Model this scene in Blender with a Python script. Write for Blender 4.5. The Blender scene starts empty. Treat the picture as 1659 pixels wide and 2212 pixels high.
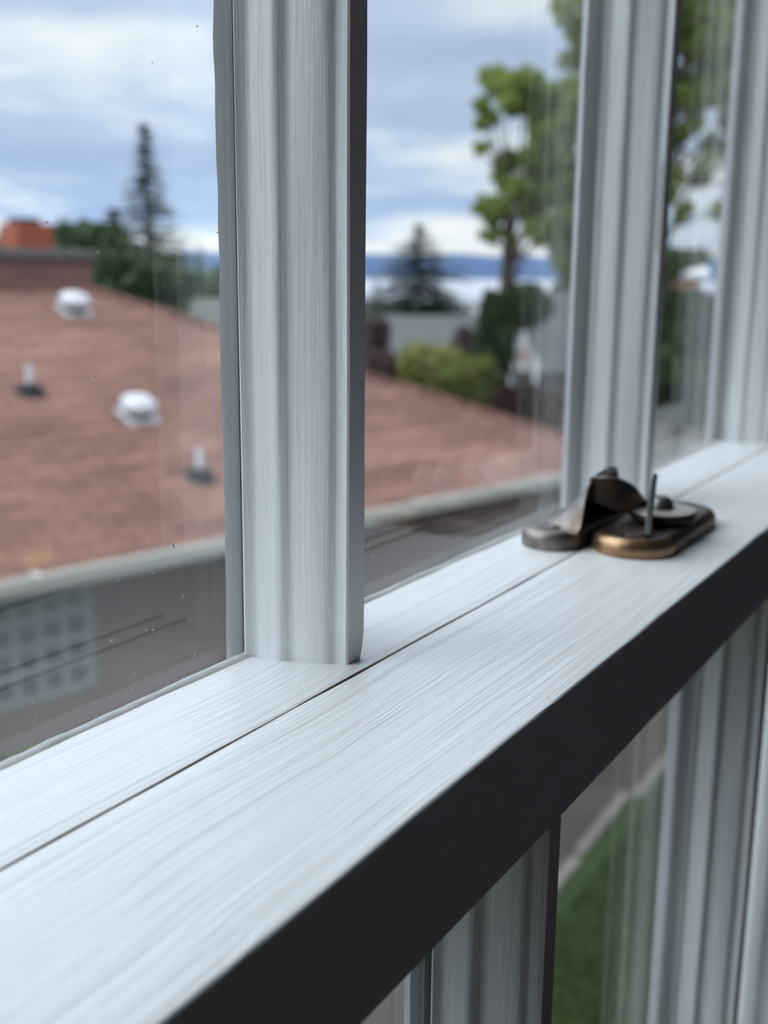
import bpy, bmesh, math, random
from mathutils import Vector, Matrix, noise

PI = math.pi
S = bpy.context.scene
COL = S.collection

# ------------------------------------------------------------------ camera, sky, exposure
EYE = Vector((0.0, 0.0, 1.47))          # the phone is held 7 cm above the meeting rails
F_PX = 2356.65                          # focal length in pixels of the 1659 x 2212 frame
PITCH, HEAD, ROLL = math.radians(12.2164), math.radians(31.4096), math.radians(0.6028)
hd = Vector((math.cos(HEAD), math.sin(HEAD), 0))
FW = hd * math.cos(PITCH) + Vector((0, 0, -math.sin(PITCH)))
r0 = Vector((math.sin(HEAD), -math.cos(HEAD), 0))
u0 = r0.cross(FW)
RT = r0 * math.cos(ROLL) + u0 * math.sin(ROLL)
UP = u0 * math.cos(ROLL) - r0 * math.sin(ROLL)
cam = bpy.data.cameras.new('camera')
co = bpy.data.objects.new('camera', cam)
COL.objects.link(co)
m = Matrix((RT, UP, -FW)).transposed().to_4x4()
m.translation = EYE
co.matrix_world = m
cam.sensor_fit = 'VERTICAL'
cam.sensor_height = 24.0
cam.lens = F_PX / 2212 * 24.0
cam.clip_start, cam.clip_end = 0.01, 20000
cam.dof.use_dof = True
cam.dof.focus_distance = 0.186
cam.dof.aperture_fstop = 11.6
S.camera = co

S.view_settings.view_transform = 'Standard'
S.view_settings.look = 'None'
S.view_settings.exposure = 0.0
S.view_settings.gamma = 1.0
S.view_settings.use_curve_mapping = False
S.cycles.transparent_max_bounces = 24
S.cycles.max_bounces = 10
S.cycles.diffuse_bounces = 5
S.cycles.sample_clamp_indirect = 6

SKY = 1.27
ZENITH = 1.12
w = bpy.data.worlds.new('overcast_sky')
S.world = w
w.use_nodes = True
nt = w.node_tree
nt.nodes.clear()


class NB:
    """small node-building helper"""
    def __init__(s, nt): s.nt = nt
    def n(s, t, **k):
        o = s.nt.nodes.new(t)
        for a, v in k.items():
            if a.startswith('i_'):
                key = a[2:]
                key = int(key) if key.isdigit() else key.replace('_', ' ')
                s.set(o.inputs[key], v)
            else:
                setattr(o, a, v)
        return o
    def set(s, sock, v):
        if isinstance(v, bpy.types.NodeSocket): s.nt.links.new(v, sock)
        else: sock.default_value = v
    def math(s, op, a, b=0.0, clamp=False):
        o = s.nt.nodes.new('ShaderNodeMath'); o.operation = op; o.use_clamp = clamp
        s.set(o.inputs[0], a); s.set(o.inputs[1], b)
        return o.outputs[0]
    def mix(s, f, a, b, mode='MIX'):
        o = s.nt.nodes.new('ShaderNodeMix'); o.data_type = 'RGBA'; o.blend_type = mode
        s.set(o.inputs[0], f); s.set(o.inputs[6], a); s.set(o.inputs[7], b)
        return o.outputs[2]
    def ramp(s, f, stops):
        o = s.nt.nodes.new('ShaderNodeValToRGB')
        el = o.color_ramp.elements
        while len(el) < len(stops): el.new(0.5)
        for e, (p, c) in zip(el, stops):
            e.position = p; e.color = c if len(c) == 4 else (*c, 1)
        s.set(o.inputs[0], f)
        return o.outputs[0]
    def noise(s, vec, scale, detail=4, rough=0.5, dist=0.0):
        o = s.n('ShaderNodeTexNoise')
        o.inputs['Scale'].default_value = scale; o.inputs['Detail'].default_value = detail
        o.inputs['Roughness'].default_value = rough; o.inputs['Distortion'].default_value = dist
        s.set(o.inputs['Vector'], vec)
        return o.outputs['Fac']
    def mapping(s, vec, scale=(1, 1, 1), loc=(0, 0, 0), rot=(0, 0, 0)):
        o = s.n('ShaderNodeMapping')
        o.inputs['Scale'].default_value = scale; o.inputs['Location'].default_value = loc
        o.inputs['Rotation'].default_value = rot
        s.set(o.inputs['Vector'], vec)
        return o.outputs[0]


b = NB(nt)
tc = b.n('ShaderNodeTexCoord').outputs['Generated']
sp = b.n('ShaderNodeSeparateXYZ', i_0=tc)
zz = b.math('ADD', b.math('MAXIMUM', sp.outputs[2], 0.0), 0.13)
cv = b.n('ShaderNodeCombineXYZ', i_0=b.math('DIVIDE', sp.outputs[0], zz), i_1=b.math('DIVIDE', sp.outputs[1], zz), i_2=0.0).outputs[0]
n1 = b.noise(b.mapping(cv, (1.25, 1.25, 1), (3.1, 1.7, 0.4)), 1.0, 7, 0.52, 0.25)
n2 = b.noise(b.mapping(cv, (0.33, 0.33, 1), (7.3, 2.2, 1.4)), 1.0, 3, 0.5, 0.1)
cl = b.math('ADD', b.math('MULTIPLY', n1, 0.75), b.math('MULTIPLY', n2, 0.45))
hor = b.ramp(sp.outputs[2], [(0.0, (0.22,) * 3), (0.02, (0.20,) * 3), (0.05, (0.0,) * 3), (1.0, (0.0,) * 3)])
cl = b.math('ADD', cl, b.n('ShaderNodeRGBToBW', i_0=hor).outputs[0])
skyc = b.ramp(cl, [(0.47, (0.33, 0.45, 0.69)), (0.57, (0.43, 0.56, 0.78)), (0.645, (0.66, 0.77, 0.89)), (0.745, (0.95, 0.98, 0.99))])
gnd = b.math('GREATER_THAN', sp.outputs[2], -0.01)
skyc = b.mix(b.math('MULTIPLY', sp.outputs[2], 1.0, True), skyc, (0.91, 0.955, 1.0, 1))
colr = b.mix(gnd, (0.10, 0.11, 0.08, 1), skyc)
st = b.math('ADD', 1.0, b.math('MULTIPLY', b.math('MULTIPLY', b.math('SUBTRACT', sp.outputs[2], 0.24), 4.0, True), ZENITH))
# sky brightening added out of view on the left, to lift the bar flanks
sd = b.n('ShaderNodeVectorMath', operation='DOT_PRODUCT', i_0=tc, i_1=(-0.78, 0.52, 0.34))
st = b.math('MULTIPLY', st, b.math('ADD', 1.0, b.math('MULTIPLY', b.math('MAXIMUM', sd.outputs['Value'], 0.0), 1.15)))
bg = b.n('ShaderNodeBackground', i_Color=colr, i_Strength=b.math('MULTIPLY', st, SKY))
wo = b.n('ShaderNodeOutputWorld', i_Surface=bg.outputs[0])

# ------------------------------------------------------------------ helpers


def tag(o, label=None, cat=None, group=None, kind=None):
    if label: o['label'] = label
    if cat: o['category'] = cat
    if group: o['group'] = group
    if kind: o['kind'] = kind
    return o


def empty(name, loc=(0, 0, 0), rz=0.0):
    o = bpy.data.objects.new(name, None)
    o.empty_display_size = 0.05
    COL.objects.link(o)
    o.location = loc
    o.rotation_euler.z = rz
    return o


class MB:
    """collects geometry in the coordinates of one mesh object"""
    def __init__(s): s.v = []; s.f = []
    def add(s, vs, fs):
        o = len(s.v)
        s.v += [tuple(v) for v in vs]
        s.f += [tuple(i + o for i in f) for f in fs]
    def box(s, lo, hi):
        x0, y0, z0 = lo; x1, y1, z1 = hi
        s.add([(x0, y0, z0), (x1, y0, z0), (x1, y1, z0), (x0, y1, z0), (x0, y0, z1), (x1, y0, z1), (x1, y1, z1), (x0, y1, z1)],
              [(0, 3, 2, 1), (4, 5, 6, 7), (0, 1, 5, 4), (1, 2, 6, 5), (2, 3, 7, 6), (3, 0, 4, 7)])
    def loft(s, rings, cap=True, closed=True):
        n = len(rings[0]); o = len(s.v)
        for r in rings: s.v += [tuple(p) for p in r]
        for i in range(len(rings) - 1):
            for j in range(n if closed else n - 1):
                k = (j + 1) % n
                s.f.append((o + i * n + j, o + i * n + k, o + (i + 1) * n + k, o + (i + 1) * n + j))
        if cap:
            s.f.append(tuple(o + j for j in reversed(range(n))))
            s.f.append(tuple(o + (len(rings) - 1) * n + j for j in range(n)))
    def tube(s, pts, rad, n=8, cap=True):
        pts = [Vector(p) for p in pts]
        rings = []
        for i, p in enumerate(pts):
            d = (pts[min(i + 1, len(pts) - 1)] - pts[max(i - 1, 0)]).normalized()
            a = d.orthogonal().normalized() if abs(d.z) > 0.9 else d.cross(Vector((0, 0, 1))).normalized()
            c = d.cross(a)
            r = rad[i] if isinstance(rad, (list, tuple)) else rad
            rings.append([p + (a * math.cos(t) + c * math.sin(t)) * r for t in [2 * PI * k / n for k in range(n)]])
        s.loft(rings, cap)
    def lathe(s, c, prof, n=20, cap=True):
        s.loft([[(c[0] + r * math.cos(2 * PI * k / n), c[1] + r * math.sin(2 * PI * k / n), c[2] + z) for k in range(n)] for r, z in prof], cap)
    def sphere(s, c, rad, nu=16, nv=8, fn=None):
        c = Vector(c); rings = []
        for i in range(nv + 1):
            a = -PI / 2 + PI * i / nv
            a = max(min(a, PI / 2 - 0.05), -PI / 2 + 0.05)
            ring = []
            for k in range(nu):
                t = 2 * PI * k / nu
                d = Vector((math.cos(a) * math.cos(t), math.cos(a) * math.sin(t), math.sin(a)))
                q = fn(d) if fn else 1.0
                ring.append(c + Vector((d.x * rad[0], d.y * rad[1], d.z * rad[2])) * q)
            rings.append(ring)
        s.loft(rings)
    def build(s, name, mat, parent=None, smooth=None, bevel=0.0, segs=2):
        me = bpy.data.meshes.new(name)
        me.from_pydata(s.v, [], s.f)
        me.update()
        bm = bmesh.new(); bm.from_mesh(me)
        bmesh.ops.recalc_face_normals(bm, faces=bm.faces)
        bm.to_mesh(me); bm.free()
        o = bpy.data.objects.new(name, me)
        COL.objects.link(o)
        if parent: o.parent = parent
        for mt in (mat if isinstance(mat, (list, tuple)) else [mat]): me.materials.append(mt)
        if smooth is not None:
            me.polygons.foreach_set('use_smooth', [True] * len(me.polygons))
            me.set_sharp_from_angle(angle=math.radians(smooth))
        if bevel:
            md = o.modifiers.new('bevel', 'BEVEL'); md.width = bevel; md.segments = segs; md.limit_method = 'ANGLE'
        return o


def wob(p, f, a, seed=0.0):
    """smooth wobble of amplitude a at spatial frequency f"""
    q = Vector(p) * f + Vector((seed, seed * 1.7, -seed))
    return noise.noise(q) * a


# ------------------------------------------------------------------ materials
def new_mat(name):
    mt = bpy.data.materials.new(name)
    mt.use_nodes = True
    mt.node_tree.nodes.clear()
    return mt, NB(mt.node_tree)


def simple(name, col, rough=0.6, metal=0.0, spec=0.5, var=0.0, vscale=8.0, col2=None, bump=0.0, bscale=None, stretch=(1, 1, 1), detail=4, dist=0.0):
    mt, b = new_mat(name)
    tc = b.n('ShaderNodeTexCoord').outputs['Object']
    vec = b.mapping(tc, stretch)
    p = b.n('ShaderNodeBsdfPrincipled')
    p.inputs['Roughness'].default_value = rough; p.inputs['Metallic'].default_value = metal
    p.inputs['Specular IOR Level'].default_value = spec
    if col2 or var:
        c2 = col2 or tuple(c * (1 - var) for c in col)
        f = b.ramp(b.noise(vec, vscale, detail, 0.55, dist), [(0.35, (0,) * 3), (0.65, (1,) * 3)])
        b.set(p.inputs['Base Color'], b.mix(f, (*col, 1), (*c2, 1)))
    else:
        p.inputs['Base Color'].default_value = (*col, 1)
    if bump:
        bp = b.n('ShaderNodeBump')
        bp.inputs['Distance'].default_value = bump
        b.set(bp.inputs['Height'], b.noise(vec, bscale or vscale * 4, 5, 0.6))
        b.set(p.inputs['Normal'], bp.outputs[0])
    b.n('ShaderNodeOutputMaterial', i_Surface=p.outputs[0])
    return mt


def paint(name, axis, col=(0.85, 0.865, 0.865), fine=0.00036, broad=0.00042, rough=0.34):
    """brushed semi-gloss paint: bristle strokes run along the given axis"""
    mt, b = new_mat(name)
    tc = b.n('ShaderNodeTexCoord').outputs['Object']
    def st(al, ac): return tuple(al if i == axis else ac for i in range(3))
    warp = b.noise(tc, 22.0, 2, 0.5)
    off = b.n('ShaderNodeVectorMath', operation='SCALE', i_0=b.n('ShaderNodeCombineXYZ', i_0=warp, i_1=warp, i_2=warp).outputs[0])
    off.inputs['Scale'].default_value = 0.0035
    vec = b.n('ShaderNodeVectorMath', operation='ADD', i_0=tc, i_1=off.outputs[0]).outputs[0]
    h1 = b.noise(b.mapping(vec, st(11, 900)), 1.0, 4, 0.6)
    h2 = b.noise(b.mapping(vec, st(7, 260)), 1.0, 4, 0.55)
    h3 = b.noise(tc, 260.0, 3, 0.5)
    patch = b.ramp(b.noise(tc, 28.0, 2, 0.5), [(0.35, (0.35,) * 3), (0.62, (1,) * 3)])
    pb = b.n('ShaderNodeRGBToBW', i_0=patch).outputs[0]
    hh = b.math('ADD', b.math('MULTIPLY', b.math('MULTIPLY', h1, pb), fine), b.math('MULTIPLY', h2, broad))
    hh = b.math('ADD', hh, b.math('MULTIPLY', h3, 0.00006))
    bp = b.n('ShaderNodeBump'); bp.inputs['Distance'].default_value = 1.0
    b.set(bp.inputs['Height'], hh)
    p = b.n('ShaderNodeBsdfPrincipled')
    p.inputs['Base Color'].default_value = (*col, 1)
    p.inputs['Roughness'].default_value = rough
    b.set(p.inputs['Normal'], bp.outputs[0])
    b.n('ShaderNodeOutputMaterial', i_Surface=p.outputs[0])
    return mt


def glass_mat(name, tint=(0.975, 0.985, 0.98), f0=0.085):
    mt, b = new_mat(name)
    ge = b.n('ShaderNodeNewGeometry')
    dt = b.n('ShaderNodeVectorMath', operation='DOT_PRODUCT', i_0=ge.outputs['Normal'], i_1=ge.outputs['Incoming'])
    c = b.math('SUBTRACT', 1.0, b.math('ABSOLUTE', dt.outputs['Value']), True)
    fr = b.math('ADD', f0, b.math('MULTIPLY', b.math('POWER', c, 5.0), 1 - f0), True)
    tr = b.n('ShaderNodeBsdfTransparent', i_Color=(*tint, 1))
    gl = b.n('ShaderNodeBsdfGlossy'); gl.inputs['Roughness'].default_value = 0.0
    mx = b.n('ShaderNodeMixShader', i_0=fr, i_1=tr.outputs[0], i_2=gl.outputs[0])
    b.n('ShaderNodeOutputMaterial', i_Surface=mx.outputs[0])
    return mt


M = {}
M['paint_x'] = paint('white_paint_along_rail', 0)
M['paint_z'] = paint('white_paint_along_bar', 2, fine=0.00014, broad=0.00034)
M['putty'] = simple('painted_putty', (0.62, 0.64, 0.63), 0.5, bump=0.0003, bscale=300)
M['putty_out'] = simple('exterior_putty', (0.84, 0.84, 0.85), 0.6, bump=0.0006, bscale=180)
M['red_wood'] = simple('bare_reddish_wood', (0.085, 0.040, 0.030), 0.8, var=.4, vscale=60, stretch=(.1, 1, 1))
M['crack_shade'] = simple('painted_crack_shade', (0.075, 0.068, 0.062), 0.9)
M['grey_paint'] = simple('grey_outside_paint', (0.30, 0.31, 0.335), 0.6, bump=0.0004, bscale=200)
M['glass'] = glass_mat('window_glass')
M['wall'] = simple('room_wall_paint', (0.60, 0.625, 0.69), 0.8, bump=0.0006, bscale=120)
M['ceil'] = simple('ceiling_paint', (0.7, 0.7, 0.72), 0.9)
M['floor'] = simple('wood_floor', (0.20, 0.12, 0.07), 0.45, col2=(0.13, 0.075, 0.04), vscale=6, stretch=(1, 14, 1))
M['siding'] = simple('outer_wall', (0.5, 0.5, 0.48), 0.8)

# bronze with brassy wear
mt, b = new_mat('antique_bronze')
tc = b.n('ShaderNodeTexCoord').outputs['Object']
p = b.n('ShaderNodeBsdfPrincipled')
f = b.ramp(b.noise(tc, 130.0, 5, 0.6, 0.4), [(0.42, (0,) * 3), (0.72, (1,) * 3)])
b.set(p.inputs['Base Color'], b.mix(f, (0.115, 0.092, 0.080, 1), (0.23, 0.165, 0.12, 1)))
p.inputs['Metallic'].default_value = 0.85
b.set(p.inputs['Roughness'], b.math('ADD', 0.33, b.math('MULTIPLY', b.noise(tc, 300.0, 3), 0.18)))
bp = b.n('ShaderNodeBump'); bp.inputs['Distance'].default_value = 0.00012
b.set(bp.inputs['Height'], b.noise(tc, 420.0, 4)); b.set(p.inputs['Normal'], bp.outputs[0])
b.n('ShaderNodeOutputMaterial', i_Surface=p.outputs[0])
M['bronze'] = mt
M['brass'] = simple('worn_brass_edge', (0.44, 0.30, 0.17), 0.36, 0.9, col2=(0.26, 0.145, 0.085), vscale=170, bump=0.0001, bscale=400, stretch=(1, 1, 2.2))
M['pewter'] = simple('worn_grey_bronze', (0.26, 0.235, 0.22), 0.42, 0.85, col2=(0.15, 0.12, 0.10), vscale=160, bump=0.00015, bscale=350)
M['steel'] = simple('worn_tab_metal', (0.30, 0.29, 0.29), 0.36, 0.9, col2=(0.2, 0.19, 0.18), vscale=200)
M['lit_rim'] = simple('painted_lit_rim', (0.56, 0.53, 0.50), 0.5, 0.7)
M['dark'] = simple('dark_screw_metal', (0.07, 0.06, 0.055), 0.45, 0.8)

# ------------------------------------------------------------------ the room (setting)
def setting(o): o['kind'] = 'structure'; return o

RX0, RX1, RY0 = -1.6, 2.1, -3.2
WY0, WY1 = 0.040, 0.165                 # inner and outer face of the window wall
OX0, OX1, OZ0, OZ1 = -0.566, 0.716, 0.725, 2.075    # wall opening
CEIL = 2.45
q = MB()
q.box((RX0 - .12, WY0, 0), (OX0, WY1, CEIL)); q.box((OX1, WY0, 0), (RX1 + .12, WY1, CEIL))
q.box((OX0, WY0, 0), (OX1, WY1, OZ0)); q.box((OX0, WY0, OZ1), (OX1, WY1, CEIL))
setting(q.build('wall_window', M['wall']))
q = MB(); q.box((RX0 - .12, RY0 - .12, 0), (RX0, WY0, CEIL)); setting(q.build('wall_left', M['wall']))
q = MB(); q.box((RX1, RY0 - .12, 0), (RX1 + .12, WY0, CEIL)); setting(q.build('wall_right', M['wall']))
q = MB(); q.box((RX0, RY0 - .12, 0), (RX1, RY0, CEIL)); setting(q.build('wall_back', M['wall']))
q = MB(); q.box((RX0 - .12, RY0 - .12, -0.12), (RX1 + .12, WY1, 0)); setting(q.build('floor', M['floor']))
q = MB(); q.box((RX0 - .12, RY0 - .12, CEIL), (RX1 + .12, WY1, CEIL + .12)); setting(q.build('ceiling', M['ceil']))
# jambs, head, stool of the window frame
q = MB(); q.box((OX0, 0.046, OZ0), (OX0 + .018, 0.16, OZ1)); setting(q.build('trim_1', M['paint_z'], bevel=.001))
q = MB(); q.box((OX1 - .018, 0.046, OZ0), (OX1, 0.16, OZ1)); setting(q.build('trim_2', M['paint_z'], bevel=.001))
q = MB(); q.box((OX0 + .018, 0.046, OZ1 - .018), (OX1 - .018, 0.16, OZ1)); setting(q.build('trim_3', M['paint_x'], bevel=.001))
q = MB(); q.box((OX0 + .018, 0.03, OZ0), (OX1 - .018, 0.19, OZ0 + .022)); setting(q.build('trim_4', M['paint_x'], bevel=.001))

# ------------------------------------------------------------------ the two sashes
GAPX0, GAPX1 = -0.546, 0.696            # sash outer edges
BARS = [-0.3474, -0.1775, -0.0076, 0.1623, 0.3322, 0.5021]  # window widened by two unseen lites on the left for more light
mm = 0.001


def bar(name, cx, face, glass, z0, z1, parent, seed, ext=9.7, foot=1):
    """moulded glazing bar: fillet at the glass, ovolo, narrow face to the room; tapered putty strip outside"""
    d = (glass - face) / 19.7
    half = [(2.6, 0.0), (2.95, 0.35), (3.1, 2.2), (3.35, 2.7), (3.9, 3.1), (4.3, 3.7), (4.6, 4.4), (5.0, 5.8), (5.55, 7.6), (5.9, 9.2), (6.1, 10.1), (6.5, 10.7),
            (7.3, 11.3), (7.75, 11.9), (7.9, 12.8), (8.0, 16.4), (8.1, 17.2), (8.5, 17.8), (9.2, 18.75), (9.2, 18.95), (5.2, 19.0), (5.2, 19.7)]
    prof = [(x, y) for x, y in half] + [(-x, y) for x, y in reversed(half)]
    n = 230
    q = MB(); rings = []
    for i in range(n + 1):
        u = (i / n) ** 1.7
        z = z0 + (z1 - z0) * u if foot else z1 - (z1 - z0) * (1 - i / n) ** 1.7
        ring = []
        for x, y in prof:
            P = (x * mm * 2.2 + seed, y * mm * 2.2, z * .22)
            k = 0.4 if y > 18.8 else 1.0
            a = wob(P, 60, 0.00045, seed) + wob(P, 200, 0.00012, seed + 3)
            if foot and x > 2.2 and z - z0 < .006: a -= (1 - (z - z0) / .006) ** 1.6 * .0013
            ring.append((cx + x * mm * (1 + 0) + a * k, face + y * d + wob(P, 70, 0.00030, seed + 9) * (k if y > 1 else .4), z))
        rings.append(ring)
    q.loft(rings)
    o = q.build(name, M['paint_z'], parent, smooth=38)
    # strip of old glazing putty outside, seen through the pane
    q = MB(); rings = []
    t = 3.0
    for i in range(n + 1):
        z = z0 - (.006 if foot else 0) + (z1 - z0 + (.006 if foot else .005)) * i / n
        lw = ext + wob((0, seed, z), 26, 0.8, seed) + wob((0, seed, z), 130, 0.4, seed)
        rw = ext + wob((4, seed, z), 26, 0.9, seed) + wob((4, seed, z), 120, 0.35, seed)
        y0 = glass + t * mm + 0.00005
        ring = [(-1.5, -t * mm), (-1.5, 0), (-4.9, 0), (-lw, 0), (-lw + .9, .0005), (-2.6, .0056), (2.6, .0056), (rw - .9, .0005), (rw, 0), (4.9, 0), (1.5, 0), (1.5, -t * mm)]
        rings.append([(cx + x * mm, y0 + yy, z) for x, yy in ring])
    q.loft(rings)
    e = q.build('exterior_putty', [M['putty_out'], M['crack_shade'], M['grey_paint']], o, smooth=40)
    for pl in e.data.polygons:           # crack shade painted in the rebate, putty against the glass, grey paint outside
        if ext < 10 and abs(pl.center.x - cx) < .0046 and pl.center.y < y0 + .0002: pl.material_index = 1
        elif pl.center.y > y0 + .0002: pl.material_index = 2
    return o


def rail(name, prof, x0, x1, parent, mat, seed, amp=0.00018, n=220):
    """board of constant section (y, z) run along X with a hand-painted, slightly uneven surface"""
    q = MB(); rings = []
    for i in range(n + 1):
        x = x0 + (x1 - x0) * i / n
        ring = []
        for y, z in prof:
            P = (x, y * 1.2 + seed, z)
            ring.append((x, y + wob(P, 60, amp, seed), z + wob(P, 60, amp * .6, seed + 5)))
        rings.append(ring)
    q.loft(rings)
    return q.build(name, mat, parent, smooth=38)


def rounded(pts, rads, k=4):
    """closed polygon in 2-D with rounded corners"""
    out = []
    n = len(pts)
    for i, (p, r) in enumerate(zip(pts, rads)):
        P = Vector(p); A = Vector(pts[i - 1]); B = Vector(pts[(i + 1) % n])
        if r <= 0: out.append(tuple(P)); continue
        a = (A - P).normalized(); c = (B - P).normalized()
        for j in range(k + 1):
            t = j / k
            q0 = P + a * r; q1 = P + c * r
            out.append(tuple((1 - t) ** 2 * q0 + 2 * t * (1 - t) * P + t * t * q1))
    return out


def subdiv(poly, step):
    out = []
    for i, p in enumerate(poly):
        p = Vector(p); r = Vector(poly[(i + 1) % len(poly)])
        k = max(1, int((r - p).length / step))
        for j in range(k): out.append(tuple(p + (r - p) * j / k))
    return out


def panes(parent, glass, z0, z1):
    xs = [GAPX0 + .040] + BARS + [GAPX1 - .040]
    for i in range(len(xs) - 1):
        a = xs[i] + (0.0018 if i else 0.002); c = xs[i + 1] - 0.0018
        q = MB(); q.box((a, glass, z0), (c, glass + .003, z1))
        q.build('glass_pane', M['glass'], parent)


def beads(parent, glass, z, up=1):
    """lip of paint and putty where each pane meets the rail"""
    xs = [GAPX0 + .044] + BARS + [GAPX1 - .044]
    for i in range(len(xs) - 1):
        a = xs[i] + .0080; c = xs[i + 1] - .0080
        k = 70; rings = []
        for j in range(k + 1):
            x = a + (c - a) * j / k
            h = 0.00055 + wob((x, z, 0), 80, 0.0003, 2.0) + wob((x, z, 0), 260, 0.0002, 7.0)
            wd = 0.0014 + wob((x, z, 3), 60, 0.0005, 4.0)
            rings.append([(x, glass - .0002, z - up * .0004), (x, glass - .0002, z + up * h), (x, glass - wd * .45, z + up * h * .95),
                          (x, glass - wd, z + up * h * .45), (x, glass - wd * 1.5, z - up * .0004)])
        q = MB(); q.loft(rings)
        q.build('putty_line', M['putty'], parent, smooth=50)


ZRU = 1.3996                            # the upper sash has sunk a hair below the lower one
ZR = 1.40                                # top of both meeting rails
# upper sash (behind)
up = empty('window_1', (0, 0, 0))
tag(up, 'upper white sash with vertical glazing bars, behind the thin gap line', 'window', kind='structure')
FU, GU = 0.1050, 0.1247
prof = rounded([(0.1015, ZRU), (GU, ZRU), (GU, ZRU - .007), (GU + .003, ZRU - .007), (GU + .003, ZRU - .0015), (0.140, ZRU - .013), (0.140, ZRU - .0235), (0.1015, ZRU - .0235)],
               [.00025, 0, 0, 0, 0, .001, .001, .001])
rail('meeting_rail', subdiv(prof, .0035), GAPX0, GAPX1, up, M['paint_x'], 1.3)
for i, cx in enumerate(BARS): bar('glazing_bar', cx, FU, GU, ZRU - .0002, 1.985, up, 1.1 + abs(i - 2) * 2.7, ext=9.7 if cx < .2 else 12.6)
panes(up, GU, ZRU - .0068, 1.994)
beads(up, GU, ZRU)
q = MB(); q.box((GAPX0, FU, 1.985), (GAPX1, .140, 2.045)); q.build('top_rail', M['paint_x'], up, bevel=.001)
q = MB(); q.box((GAPX0, FU, ZRU), (GAPX0 + .044, .140, 1.985)); q.build('stile', M['paint_z'], up, bevel=.001)
q = MB(); q.box((GAPX1 - .044, FU, ZRU), (GAPX1, .140, 1.985)); q.build('stile', M['paint_z'], up, bevel=.001)

q = MB()                                 # dust and paint specks stuck to the panes
dr = random.Random(5)
for _ in range(110):
    i = dr.choice((3, 3, 3, 4))
    x = BARS[i - 1] + .012 + (BARS[i] - BARS[i - 1] - .024) * dr.random() ** .6
    z = ZR + .002 + .21 * dr.random() ** 1.8
    r = dr.uniform(.00008, .00026); a = dr.uniform(0, 3.1); e = dr.choice((1, 1, 1, 3.2))
    c_, s_ = math.cos(a) * r, math.sin(a) * r
    pts = [(c_ * e, s_ * e), (-s_ / 1, c_ / 1), (-c_ * e, -s_ * e), (s_ / 1, -c_ / 1)]
    q.loft([[(x + u, GU - .00002, z + v) for u, v in pts], [(x + u * .6, GU - .00012, z + v * .6) for u, v in pts]])
o = q.build('dust', M['putty'], up); o['kind'] = 'stuff'

# lower sash (in front)
lo = empty('window_2', (0, 0, 0))
tag(lo, 'lower white sash whose broad top rail runs in front of the gap line', 'window', kind='structure')
FL, GL = 0.0654, 0.0851
ZB = ZR - .0236
prof = rounded([(FL, ZR), (0.1005, ZR), (0.1005, ZB), (GL + .003, ZB), (GL + .003, ZB + .006), (GL, ZB + .006), (GL, ZB), (FL, ZB)],
               [.0008, .00025, .001, 0, 0, 0, 0, .0008])
lr = rail('meeting_rail', subdiv(prof, .0035), GAPX0, GAPX1, lo, [M['paint_x'], M['red_wood']], 4.1)
for pl in lr.data.polygons:              # the edge inside the gap was never painted
    if pl.center.y > .1002 and pl.normal.y > .8: pl.material_index = 1
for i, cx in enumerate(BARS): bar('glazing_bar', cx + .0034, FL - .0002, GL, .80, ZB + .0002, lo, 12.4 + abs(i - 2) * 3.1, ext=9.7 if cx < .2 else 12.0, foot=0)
panes(lo, GL, .793, ZB + .0058)
q = MB(); q.box((GAPX0, FL, .748), (GAPX1, .1003, .80)); q.build('bottom_rail', M['paint_x'], lo, bevel=.001)
q = MB(); q.box((GAPX0, FL, .80), (GAPX0 + .044, .1003, ZB)); q.build('stile', M['paint_z'], lo, bevel=.001)
q = MB(); q.box((GAPX1 - .044, FL, .80), (GAPX1, .1003, ZB)); q.build('stile', M['paint_z'], lo, bevel=.001)

# ------------------------------------------------------------------ the sash lock (coordinates in mm from the eye: x along, y out, z up)
def E(x, y, z): return (x * mm, y * mm, EYE.z + z * mm)


def stadium(cx0, cx1, cy, r, n=14):
    pts = []
    for k in range(n + 1):
        a = PI / 2 + PI * k / n; pts.append((cx0 + r * math.cos(a), cy + r * math.sin(a)))
    for k in range(n + 1):
        a = -PI / 2 + PI * k / n; pts.append((cx1 + r * math.cos(a), cy + r * math.sin(a)))
    return pts


def plate(cx0, cx1, cy, r, layers):
    q = MB()
    q.loft([[E(x, y, z) for x, y in stadium(cx0, cx1, cy, r - ins)] for ins, z in layers])
    return q


def screw(parent, x, y, z, r=3.1, ang=0.4, mat=None):
    """flat slotted head: two half discs with the slot between them"""
    q = MB()
    g = 0.45
    for sgn in (1, -1):
        pts = []
        for k in range(13):
            a = -PI / 2 + PI * k / 12
            pts.append((max(r * math.cos(a), 0) + g, r * math.sin(a) * .97))
        pts = [(px * sgn, py) for px, py in pts]
        c, s_ = math.cos(ang), math.sin(ang)
        pts = [(x + px * c - py * s_, y + px * s_ + py * c) for px, py in pts]
        q.loft([[E(px, py, z - .3) for px, py in pts], [E(px, py, z + .25) for px, py in pts],
                [E(x + (px - x) * .86, y + (py - y) * .86, z + .5) for px, py in pts]])
    return q.build('screw', mat or M['bronze'], parent, smooth=40)


lock = empty('sash_lock', E(292, 89.3, -70))
tag(lock, 'bronze cam lock with brassy rim screwed to the front rail', 'sash lock')
def under(o, par):
    o.parent = par
    o.matrix_parent_inverse = Matrix.Translation(par.location).inverted()
    return o

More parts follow.
